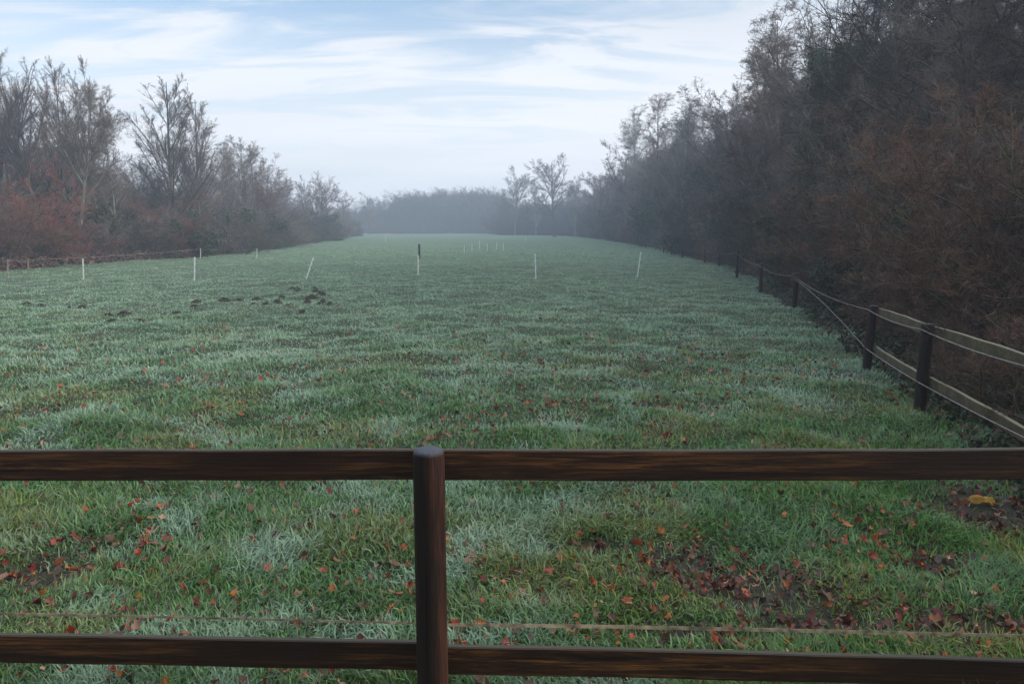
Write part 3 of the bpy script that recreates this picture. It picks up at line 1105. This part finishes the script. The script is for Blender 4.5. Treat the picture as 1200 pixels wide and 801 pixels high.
# left belt: rows of bushes behind the front row
for row, (off, hh, step) in enumerate([(1.0, 2.6, 1.7), (3.0, 3.9, 2.4), (6, 5.0, 3.4), (10, 5.4, 4.5), (15, 5.8, 6.0)]):
    yy = 22.0 if row < 2 else 20.0
    while yy < 215:
        x_ = float(left_x(yy)) - off + rs.randn() * .7
        k = rs.choice([0, 1, 2, 3], p=[.3, .3, .3, .1])
        h = hh * (0.75 + .45 * rs.rand()) * (1 + .1 * (yy > 80))
        pts.append((x_, yy, float(gz(x_, yy)) - .05, hscale(k, h), 1.35, rs.rand() * 6.28, k))
        yy += step * (0.7 + .6 * rs.rand()) * (1 + yy / 90)
scatter('thicket_undergrowth', pts, UK[:4], 'tangled leafless thicket filling the foot of the left-hand wood', 'undergrowth',
        [(M_BARK_DARK, M_TWIG_BROWN), (M_BARK_DARK, M_TWIG_GREY), (M_BARK_DARK, M_TWIG_DARK), (M_BARK_DARK, M_TWIG_OLIVE)])
pts = []
for row, (off, hh, step) in enumerate([(.6, 1.7, 1.1), (1.5, 3.2, 1.5), (3.2, 4.4, 1.9), (6, 6.2, 2.4), (9, 7.4, 3.2), (12.5, 7.8, 4.2), (17, 8, 5.5)]):
    yy = 4.5 + (off if row == 0 else 0)
    while yy < 210:
        x_ = float(fence_x(yy)) + off + rs.randn() * .4
        k = rs.choice([0, 1, 2, 3], p=[.32, .32, .2, .16])
        h = hh * (0.75 + .45 * rs.rand()) * (1 + .15 * (yy > 22))
        if yy < 12 and k == 3:
            k = 0
        if yy < 8 and row < 2:
            h *= .6
        x_ = max(x_, float(fence_x(yy)) + .15 + PROTO[UK[k]]['rad'] * hscale(k, h) * (1.2 if yy < 20 else .95) * .95)
        pts.append((x_, yy, float(gz(x_, yy)) - .05, hscale(k, h), 1.2 if yy < 20 else .95, rs.rand() * 6.28, k))
        yy += step * (0.7 + .6 * rs.rand()) * (1 + yy / 90)
for i_ in range(90):      # the wood goes on behind the camera
    x_, yy = -26 + 56 * rs.rand(), -7 - 16 * rs.rand()
    pts.append((x_, yy, -.05, hscale(0, 6 + 3.5 * rs.rand()), 1.2, rs.rand() * 6.28, rs.choice([0, 1, 2])))
scatter('woodland_undergrowth', pts, UK[:4], 'dark brown thicket filling the wood behind the paddock fence', 'undergrowth',
        [(M_BARK_DARK, M_TWIG_BROWN), (M_BARK_DARK, M_TWIG_DARK), (M_BARK_DARK, M_TWIG_GREY), (M_BARK_DARK, M_TWIG_OLIVE)])
# trees deep inside both woods
pts = []
for i_ in range(330):
    yy = 14 + 180 * rs.rand() ** 1.3
    left = rs.rand() < .3
    if left:
        yy = max(yy, 36 + 10 * rs.rand())
        x_ = float(left_x(yy)) - 8 - 14 * rs.rand()
        h = 6 + 2.2 * rs.rand()
    else:
        x_ = float(fence_x(yy)) + 3.5 + 15 * rs.rand()
        h = (8.5 if 26 < yy < 100 else 7.5) + 3 * rs.rand()
    k = rs.choice([4, 5])
    pts.append((x_, yy, 0, hscale(k, h), 1.2, rs.rand() * 6.28, k - 4))
scatter('inner_woods', pts, UK[4:], 'dim leafless trees massed deep inside the woods', 'woods', [(M_BARK, M_TWIG_GREY), (M_BARK_DARK, M_TWIG_DARK)])
# smooth hump of far wood
pts = []
for i_ in range(230):
    px_ = 392 + 328 * rs.rand()
    yy = (198 if px_ < 590 else 158) + 26 * rs.rand()
    prof = np.interp(px_, [392, 420, 450, 480, 515, 550, 575, 590, 610, 640, 680, 705], [240, 235, 226, 221, 217, 215, 217, 228, 234, 233, 231, 225])
    h = (zat(prof, yy)) * (0.82 + .18 * rs.rand())
    k = rs.choice([0, 1, 2, 4], p=[.3, .2, .2, .3])
    pts.append((at(px_, yy), yy, 0, hscale(k, h), 1.15, rs.rand() * 6.28, {0: 0, 1: 1, 2: 2, 4: 3}[k]))
for i_ in range(70):
    px_ = 395 + 330 * rs.rand()
    yy = (190 if px_ < 590 else 152) + 8 * rs.rand()
    pts.append((at(px_, yy), yy, -.3, hscale(0, 3 + 2 * rs.rand()), 1.6, rs.rand() * 6.28, rs.choice([0, 1, 2])))
scatter('distant_woods', pts, ['bushA', 'bushB', 'bushC', 'roundA'], 'smooth humped hazy wood closing the far end of the meadow', 'woods',
        [(M_BARK_DARK, M_TWIG_DARK)] * 4)

# brambles and ivy on the ground behind the rails
rs = np.random.RandomState(51)
n = 30000
y = 3.2 + 19 * rs.rand(n) ** 1.4
x = fence_x(y) + .0 + np.abs(rs.randn(n)) * 1.3
hgt = np.clip(fbm(x, y, .7, 71) - .3, 0, 1) * 1.3 * np.clip((x - fence_x(y)) / .8 + .15, .1, 1)
P = np.stack([x, y, gz(x, y) + hgt * rs.rand(n)], 1)
link('bramble_foliage', leaf_cards('bramble_foliage', P, .06, rs, BRAMBLE, M_IVY, [.3, .2, .15, .2, .15]), kind='stuff',
     label='dark bramble and ivy leaves covering the ground behind the rails', category='undergrowth')
# dry reddish bracken strip along the left thicket
n = 9000
y = 29 + 24 * rs.rand(n)
x = left_x(y) + .1 - np.abs(rs.randn(n)) * .7
P = np.stack([x, y, gz(x, y) + rs.rand(n) ** 2 * .45], 1)
link('dry_bracken_litter', leaf_cards('dry_bracken_litter', P, .16, rs, [(.13, .07, .05), (.17, .11, .08), (.08, .05, .04)], M_IVY), kind='stuff',
     label='strip of dry reddish bracken at the foot of the left-hand thicket', category='undergrowth')


# ------------------------------------------------------------------ wooden fences
def board(name, a, b, h, t, m, parent, warp=.003, seed=0, nseg=24, bev=.004):
    """a sawn rail from a to b (centre line), height h, thickness t, with eased edges"""
    rs = np.random.RandomState(seed)
    a, b = Vector(a), Vector(b)
    d = (b - a)
    L = d.length
    d.normalize()
    sd_ = Vector((0, 0, 1)).cross(d).normalized()
    up = d.cross(sd_).normalized()
    prof = [(-t / 2, -h / 2 + bev), (-t / 2 + bev, -h / 2), (t / 2 - bev, -h / 2), (t / 2, -h / 2 + bev), (t / 2, h / 2 - bev), (t / 2 - bev, h / 2), (-t / 2 + bev, h / 2), (-t / 2, h / 2 - bev)]
    V = []
    ph = rs.rand(4) * 6.28
    for k in range(nseg + 1):
        s = k / nseg
        dz = warp * math.sin(s * 5 + ph[0]) + warp * .4 * math.sin(s * 17 + ph[1])
        dy = warp * 1.2 * math.sin(s * 4 + ph[2])
        for (u, v) in prof:
            p = (sd_ * (u + dy) + up * (v * (1 + .012 * math.sin(s * 23 + ph[3])) + dz))
            V.append((s * L, p.x * 0 + (u + dy), v * (1 + .012 * math.sin(s * 23 + ph[3])) + dz))
    F4 = []
    for k in range(nseg):
        for j in range(8):
            j2 = (j + 1) % 8
            F4.append((k * 8 + j, k * 8 + j2, (k + 1) * 8 + j2, (k + 1) * 8 + j))
    me = bpy.data.meshes.new(name)
    me.from_pydata([tuple(v) for v in V], [], F4 + [tuple(range(8)), tuple(nseg * 8 + j for j in reversed(range(8)))])
    me.materials.append(m)
    me.update()
    o = link(name, me, parent)
    rm = Matrix((d, sd_, up)).transposed().to_4x4()
    base = Matrix.Translation(a) @ rm
    o.matrix_local = (Matrix.Translation(-parent.location) @ base) if parent else base
    return o


def round_post(name, loc, h, r, m, parent, lean=(0, 0), seed=0, dome=.25):
    rs = np.random.RandomState(seed)
    S = 28
    zz = [-.25, 0, h * .2, h * .4, h * .6, h * .8, h - r * .45, h - r * .30, h - r * .14, h - r * .04, h]
    rr = [1.0, 1.0, 1.0, .99, .985, .985, .98, .97, .90, .72, .0]
    if dome < .1:
        zz[-5:] = [h - r * .12, h - r * .08, h - r * .03, h - r * .0, h]
        rr[-5:] = [.99, .98, .95, .88, 0]
    ph = rs.rand(3) * 6.28
    V, F = [], []
    for k, (z, q) in enumerate(zip(zz, rr)):
        for j in range(S):
            a = j / S * 2 * math.pi
            w_ = 1 + .018 * math.sin(3 * a + ph[0] + z * 2) + .012 * math.sin(5 * a + ph[1] - z * 3)
            V.append((math.cos(a) * r * q * w_ + lean[0] * z, math.sin(a) * r * q * w_ + lean[1] * z, z))
    for k in range(len(zz) - 1):
        for j in range(S):
            j2 = (j + 1) % S
            F.append((k * S + j, k * S + j2, (k + 1) * S + j2, (k + 1) * S + j))
    me = bpy.data.meshes.new(name)
    me.from_pydata(V, [], F)
    me.materials.append(m)
    me.update()
    for p in me.polygons:
        p.use_smooth = True
    o = link(name, me, parent)
    o.location = Vector(loc) - (parent.location if parent else Vector((0, 0, 0)))
    return o


def tube_path(name, pts, r, m, parent=None, S=6, origin=Vector((0, 0, 0))):
    P = np.array([[tuple(Vector(p) - origin) for p in pts]])
    br = dict(P=P, R=np.full((1, len(pts)), r), L=np.array([1.]))
    V, F4, F3 = tubes([(br, S)])
    return link(name, mesh_np(name, V, F4, F3, [m]), parent)


def sagging(a, b, sag, n=14):
    a, b = Vector(a), Vector(b)
    return [a.lerp(b, k / n) - Vector((0, 0, sag * 4 * (k / n) * (1 - k / n))) for k in range(n + 1)]


# near fence, across the whole picture
YF = 2.42
XP = at(503, YF)
g0 = float(gz(XP, YF))
fence = empty('rail_fence', (XP, YF, g0), label='dark brown two-rail wooden fence across the front of the meadow', category='fence')
YR = YF + .075
PH = zat(523, YF + .02)
round_post('post', (XP, YF, g0), PH - g0, .0525, M_POST, fence, (-.002, 0), 1)
round_post('post', (XP - 2.15, YF, float(gz(XP - 2.15, YF))), PH - .02, .053, M_POST, fence, (0, 0), 2)
round_post('post', (XP + 2.35, YF, float(gz(XP + 2.35, YF))), PH - .01, .053, M_POST, fence, (0, 0), 3)
yy_ = YR - .012
tz, tb = zat(527.5, yy_), zat(563, yy_)
hh = tz - tb
board('rail', (XP - 2.35, YR, tz - hh / 2), (XP - .003, YR, tz - hh / 2), hh, .024, M_RAIL, fence, .002, 1)
board('rail', (XP + .003, YR, tz - hh / 2), (XP + 2.55, YR, tz - hh / 2 + .004), hh, .024, M_RAIL, fence, .002, 2)
zl = lambda py: zat(py, yy_) - hh * .5
board('rail', (XP - 2.35, YR, zl(737)), (XP - .003, YR, zl(753.5)), hh, .024, M_RAIL, fence, .002, 3)
board('rail', (XP + .003, YR, zl(757)), (XP + 2.55, YR, zl(778)), hh, .024, M_RAIL, fence, .002, 4)
for px_, py_ in ((482, 540), (482, 553), (524, 540), (524, 553), (483, 770), (526, 772)):
    pass
# fence tape: flat band, twisted, behind the post
Yt = YR + .035
n = 120
V, F = [], []
for k in range(n + 1):
    px_ = -160 + 1560 * k / n
    py_ = np.interp(px_, [-160, 0, 200, 484, 522, 700, 900, 1200, 1400], [714, 718.5, 722.5, 729.5, 731.5, 733.5, 737.5, 744.5, 750])
    xx = at(px_, Yt, .33)
    zz_ = zat(py_, Yt)
    w_ = float(np.interp(px_, [0, 500, 560, 900, 1200], [.0042, .0035, .0062, .0062, .005]))
    ang = np.interp(px_, [-160, 60, 420, 520, 600, 880, 960, 1400], [.1, .1, .2, .3, .25, .15, .1, .1])
    dy, dz = math.sin(ang) * w_, math.cos(ang) * w_
    ty, tz_ = -math.cos(ang) * .0009, math.sin(ang) * .0009
    for (a_, b_) in ((dy + ty, dz + tz_), (-dy + ty, -dz + tz_), (-dy - ty, -dz - tz_), (dy - ty, dz - tz_)):
        V.append((xx - XP, Yt + a_ - YF, zz_ + b_ - g0))
for k in range(n):
    for j in range(4):
        j2 = (j + 1) % 4
        F.append((k * 4 + j, k * 4 + j2, k * 4 + 4 + j2, k * 4 + 4 + j))
me = bpy.data.meshes.new('tape')
me.from_pydata(V, [], F)
me.materials.append(M_TAPE)
link('tape', me, fence)

# paddock fence running away along the wood
pf0 = Vector((float(at(1079, 6.75, 0)), 6.75, float(gz(3.68, 6.75))))
pf = empty('paddock_fence', pf0, label='dark post and rope fence with weathered grey rails running along the wood', category='fence')


def pfpost(pxb, Y, topy, r, lean=0.0, seed=0):
    x_ = float(at(pxb, Y, .4))
    z_ = float(gz(x_, Y))
    h = zat(topy, Y) - z_
    round_post('post', (x_, Y, z_), h, r, M_POST, pf, (lean, 0), seed, dome=.05)
    return Vector((x_ + lean * h, Y, z_ + h))


T0 = pfpost(1240, 4.35, 428, .05, 0, 30)
T1 = pfpost(1081, 6.75, 379, .053, 0.01, 31)
T2 = pfpost(1018, 8.9, 358, .05, 0.04, 32)
T3 = pfpost(932, 15.3, 320, .056, 0, 33)
T4 = pfpost(892, 20.5, 309, .05, 0, 34)
T5 = pfpost(864, 26, 294, .048, 0, 35)
T6 = pfpost(843, 33, 293, .05, 0, 36)
T7 = pfpost(826, 37, 292, .05, 0, 37)
T8 = pfpost(800, 44, 291, .045, 0, 38)
T9 = pfpost(778, 52, 289, .045, 0, 39)
T10 = pfpost(757, 62, 285, .045, 0, 40)


def dn(v, k, side=.07):
    return v + Vector((side, 0, -k))


for a_, b_, s_ in ((T0, T1, 1), (T1, T2, 2)):
    o1 = board('rail', dn(a_, .075), dn(b_, .075), .10, .035, M_RAIL_WORN, pf, .004, 50 + s_)
    o2 = board('rail', dn(a_, .56), dn(b_, .52), .09, .035, M_RAIL_WORN, pf, .006, 60 + s_)
for q in (o1, o2):
    q['label'] = 'weathered grey rail ending at the leaning post'
OFF = Vector((-.055, 0, -.05))
top_pts = []
seq = [T0, T1, T2, T3, T4, T5, T6, T8, T10]
for k in range(len(seq) - 1):
    top_pts += sagging(seq[k] + OFF, seq[k + 1] + OFF, .03 + .05 * (k > 1), 10)[:-1]
top_pts.append(seq[-1] + OFF)
tube_path('rope', top_pts, .0048, M_ROPE, pf, origin=pf0)
L2 = sagging(T0 + Vector((-.055, 0, -.50)), T1 + Vector((-.055, 0, -.52)), .01, 8) + sagging(T1 + Vector((-.055, 0, -.52)), T2 + Vector((-.06, 0, -.50)), .01, 8)[1:] + sagging(T2 + Vector((-.06, 0, -.50)), T3 + Vector((-.055, 0, -.10)), -.06, 8)[1:]
tube_path('rope', L2, .0048, M_ROPE, pf, origin=pf0)


# ------------------------------------------------------------------ electric fence stakes
def stake_mesh(h, w_, m):
    """tread-in stake: T-shaped rod with pigtail lugs and a foot bar"""
    V, F = [], []

    def bx(x0, x1, y0, y1, z0, z1):
        b_ = len(V)
        for z in (z0, z1):
            V.extend([(x0, y0, z), (x1, y0, z), (x1, y1, z), (x0, y1, z)])
        F.extend([(b_, b_ + 3, b_ + 2, b_ + 1), (b_ + 4, b_ + 5, b_ + 6, b_ + 7), (b_, b_ + 1, b_ + 5, b_ + 4), (b_ + 1, b_ + 2, b_ + 6, b_ + 5), (b_ + 2, b_ + 3, b_ + 7, b_ + 6), (b_ + 3, b_, b_ + 4, b_ + 7)])
    bx(-w_ / 2, w_ / 2, -.006, .006, -.1, h)
    bx(-.006, .006, .0062, w_ * .6, -.1, h - .03)
    me = bpy.data.meshes.new('stake_shaft')
    me.from_pydata(V, [], F)
    me.materials.append(m)
    V2, F2 = V[:], F[:]
    V.clear()
    F.clear()
    bx(w_ / 2 + .001, w_ / 2 + .022, -.005, .005, 0, .035)
    ml_ = bpy.data.meshes.new('stake_lugs')
    ml_.from_pydata(V, [], F)
    ml_.materials.append(m)
    V.clear()
    F.clear()
    bx(-.07, -w_ / 2 - .001, -.01, .01, .02, .035)
    mf = bpy.data.meshes.new('stake_foot')
    mf.from_pydata(V, [], F)
    mf.materials.append(m)
    return me, ml_, mf


SM = {('w', 0): stake_mesh(.80, .034, M_WHITE), ('b', 0): stake_mesh(.62, .04, M_STAKE_BROWN)}
GS = 'electric fence stakes across the meadow'
STAKES = [
    # base px, base py, top px, top py, kind, label
    (98, 328, 97, 303, 'w', 'upright white stake before the red bushes, second of the near line'),
    (228, 329, 228, 301, 'w', 'upright white stake in front of the green bush, third of the near line'),
    (359, 327, 367, 302, 'w', 'white stake leaning strongly over, the only one tilted so far'),
    (490, 322, 490, 299, 'w', 'white stake standing just in front of the lone dark post'),
    (628, 326, 627, 297, 'w', 'white stake in the open middle of the meadow between dark post and wood'),
    (747, 322, 751, 295, 'w', 'slightly leaning white stake nearest to the hazy wood'),
    (9, 326, 9, 304, 'b', 'brownish stake at the picture edge, first of the near line'),
    (33, 317, 33, 303, 'b', 'dull brown stake against the dark bush behind the first stake'),
    (235, 303, 235, 291, 'w', 'small pale stake at the wood edge just behind the third near stake'),
    (301, 303, 301, 291, 'w', 'small white stake at the meadow edge between upright and leaning stakes'),
    (452, 284, 452, 276, 'w', 'tiny white stake near the far edge of the meadow'),
    (544, 295, 544, 287, 'w', 'faint white stake, first of the far cluster in the haze'),
    (553, 293, 553, 286, 'w', 'faint white stake, second of the far cluster in the haze'),
    (562, 291, 562, 282, 'w', 'faint white stake, third and tallest of the far cluster in the haze'),
    (571, 293, 571, 286, 'w', 'faint white stake, fourth of the far cluster in the haze'),
    (582, 291, 582, 284, 'w', 'faint white stake, fifth of the far cluster in the haze'),
    (590, 292, 590, 285, 'w', 'faint white stake, last of the far cluster in the haze'),
    (616, 283, 616, 276, 'w', 'faint stake standing alone beyond the far cluster'),
]
STOP = []
for (bx_, by_, tx_, ty_, kd, label) in STAKES:
    b_ = pix(bx_, by_)
    b_.z = float(gz(b_.x, b_.y))
    h = zat(ty_, b_.y) - b_.z
    lean = at(tx_, b_.y, h) - at(bx_, b_.y, 0)
    hl = math.hypot(h, lean)
    meshes = SM[(kd, 0)]
    base_h = .80 if kd == 'w' else .62
    r_ = empty('fence_stake', b_, label=label, category='stake', group=GS)
    r_.rotation_euler = (0, math.atan2(lean, h), 0)
    r_.scale = (1, 1, hl / base_h)
    link('shaft', meshes[0], r_)
    link('foot', meshes[2], r_)
    if by_ > 300:
        for q in (.45, .72, .95):
            link('lug', meshes[1], r_).location = (0, 0, base_h * q - .03)
    STOP.append(b_ + Vector((lean, 0, h)))
# lone dark post in the meadow
b_ = pix(491.5, 303)
dp = round_post('wooden_post', (b_.x, b_.y, float(gz(b_.x, b_.y))), zat(286, b_.y) - float(gz(b_.x, b_.y)), .055, M_POST, None, (0, 0), 77)
dp['label'] = 'lone dark wooden post in the middle of the meadow behind a white stake'
dp['category'] = 'post'
t_ = tube_path('fence_wire', sagging(STOP[6] - Vector((0, 0, .05)), STOP[0] - Vector((0, 0, .05)), .03), .004, M_ROPE)
t_['label'], t_['category'] = 'pale wire strung between the first and second near stakes', 'wire'
t_ = tube_path('fence_wire', sagging(STOP[7] - Vector((0, 0, .05)), STOP[8] - Vector((0, 0, .04)), .06) + sagging(STOP[8] - Vector((0, 0, .04)), STOP[9] - Vector((0, 0, .04)), .06)[1:], .008, M_ROPE)
t_['label'], t_['category'] = 'pale wire strung along the foot of the left-hand thicket', 'wire'

# ------------------------------------------------------------------ molehills
rs = np.random.RandomState(90)
MH = [(95, 359.5, .7), (145, 360, .75), (82, 360, .5), (245, 363, .7), (290, 361.5, 1.0), (383, 372.5, .9), (437, 371.5, 1.1), (452, 369, .8), (397, 383.5, 1.1), (492, 380.5, .8),
      (622, 369.5, 1.2), (645, 376, .5), (690, 358.5, 1.3), (683, 363, .8), (792, 357, 1.4), (838, 356.5, 1.0), (902, 353.5, 1.3), (893, 361.5, .8),
      (935, 361, .8), (975, 359, 1.0), (992, 353.5, .9), (1080, 358.5, 1.1), (1095, 353, 1.1), (1130, 350.5, 1.2), (1140, 357, 1.1), (1133, 360, .9), (1065, 368.5, .8),
      (1012, 362, .6), (1028, 341.5, 1.0), (1047, 339, .8), (1052, 343, .9), (1110, 344, 1.1), (1106, 341, .8), (1070, 348, .6), (1160, 361, .6), (820, 345, .5), (765, 347, .4)]
MH = sorted(MH)
variants = []
for v_ in range(5):
    K, S = 9, 18
    V, F = [(0, 0, .19)], []
    ph = rs.rand(6) * 6.28
    for k in range(1, K):
        q = k / (K - 1)
        for j in range(S):
            a = j / S * 2 * math.pi
            rr = q * .34 * (1 + .16 * math.sin(2 * a + ph[0]) + .1 * math.sin(3 * a + ph[1]) + .08 * math.sin(7 * a + ph[2]))
            zz_ = .19 * (math.cos(q * 2.6) * .5 + .5) + rs.randn() * .018 * (q < .95) - .05 * (q > .9)
            V.append((math.cos(a) * rr, math.sin(a) * rr, zz_))
    for j in range(S):
        F.append((0, 1 + j, 1 + (j + 1) % S))
    for k in range(1, K - 1):
        for j in range(S):
            a, b = 1 + (k - 1) * S + j, 1 + (k - 1) * S + (j + 1) % S
            F.append((a, a + S, b + S, b))
    me = bpy.data.meshes.new('molehill')
    me.from_pydata(V, [], F)
    me.materials.append(M_SOIL)
    variants.append(me)
ORD = ['first', 'second', 'third', 'fourth', 'fifth', 'sixth', 'seventh', 'eighth', 'ninth', 'tenth', 'eleventh', 'twelfth', 'thirteenth', 'fourteenth', 'fifteenth', 'sixteenth']
counts = {}
for (cx_, cy_, s_) in MH:
    px_ = cx_ / 3.0
    area = ('between the second and third white stakes' if px_ < 228 else 'before the gap between third and leaning stakes' if px_ < 320 else 'in the crowd below the leaning stake')
    counts[area] = counts.get(area, 0) + 1
    o = link('molehill', variants[RNG.randrange(5)], label='%s molehill %s, from the left%s' % (ORD[counts[area] - 1], area, ', small' if s_ < .75 else ''), category='molehill', group='molehills in the meadow')
    p_ = pix(px_, cy_)
    o.location = (p_.x, p_.y, float(gz(p_.x, p_.y)) - .01)
    o.rotation_euler = (0, 0, RNG.uniform(0, 6.28))
    o.scale = (s_ * .42, s_ * .42, min(s_, 1.1) * .43)

# ------------------------------------------------------------------ the yellow leaf lying by the litter patch
rs = np.random.RandomState(7)
p_ = pix(1150, 593)
V, F = [], []
NU, NV = 13, 8
for a_ in range(NU):
    u = a_ / (NU - 1)
    wdt = .042 * math.sin(math.pi * min(1, u * .93 + .04)) ** .6 * (1 + .10 * math.sin(u * 23) + .12 * math.sin(u * 7 + 1))
    for c_ in range(NV):
        v = c_ / (NV - 1) * 2 - 1
        V.append(((u - .5) * .15, v * wdt * .75, .035 * (1 - abs(v) ** 1.6) * math.sin(math.pi * u) ** .6 + .012 * math.sin(u * 8 + v * 3)))
for a_ in range(NU - 1):
    for c_ in range(NV - 1):
        k_ = a_ * NV + c_
        F.append((k_, k_ + NV, k_ + NV + 1, k_ + 1))
me = mesh_np('curled_leaf', np.array(V), np.array(F), None, [M_YELLOW])
o = link('curled_leaf', me, label='large curled yellow-orange leaf lying beside the dark litter patch', category='leaf')
o.location = (p_.x, p_.y, float(gz(p_.x, p_.y)) + .035)
o.rotation_euler = (.25, .12, -.15)

# ------------------------------------------------------------------ mist lying over the meadow
me = bpy.data.meshes.new('haze')
x0, x1, y0, y1, z0, z1 = -133, 133, -48, 288, -1.4, 17
me.from_pydata([(x0, y0, z0), (x1, y0, z0), (x1, y1, z0), (x0, y1, z0), (x0, y0, z1), (x1, y0, z1), (x1, y1, z1), (x0, y1, z1)], [],
               [(0, 3, 2, 1), (4, 5, 6, 7), (0, 1, 5, 4), (1, 2, 6, 5), (2, 3, 7, 6), (3, 0, 4, 7)])
hm = bpy.data.materials.new('mist')
hm.use_nodes = True
t = hm.node_tree
t.nodes.clear()
o_ = t.nodes.new('ShaderNodeOutputMaterial')
pv = t.nodes.new('ShaderNodeVolumePrincipled')
pv.inputs['Color'].default_value = (.76, .85, .98, 1)
pv.inputs['Density'].default_value = 0.0030
pv.inputs['Anisotropy'].default_value = 0.3
t.links.new(pv.outputs[0], o_.inputs['Volume'])
me.materials.append(hm)
hz_ = link('haze', me, kind='stuff', label='thin cold mist hanging over the meadow', category='mist')
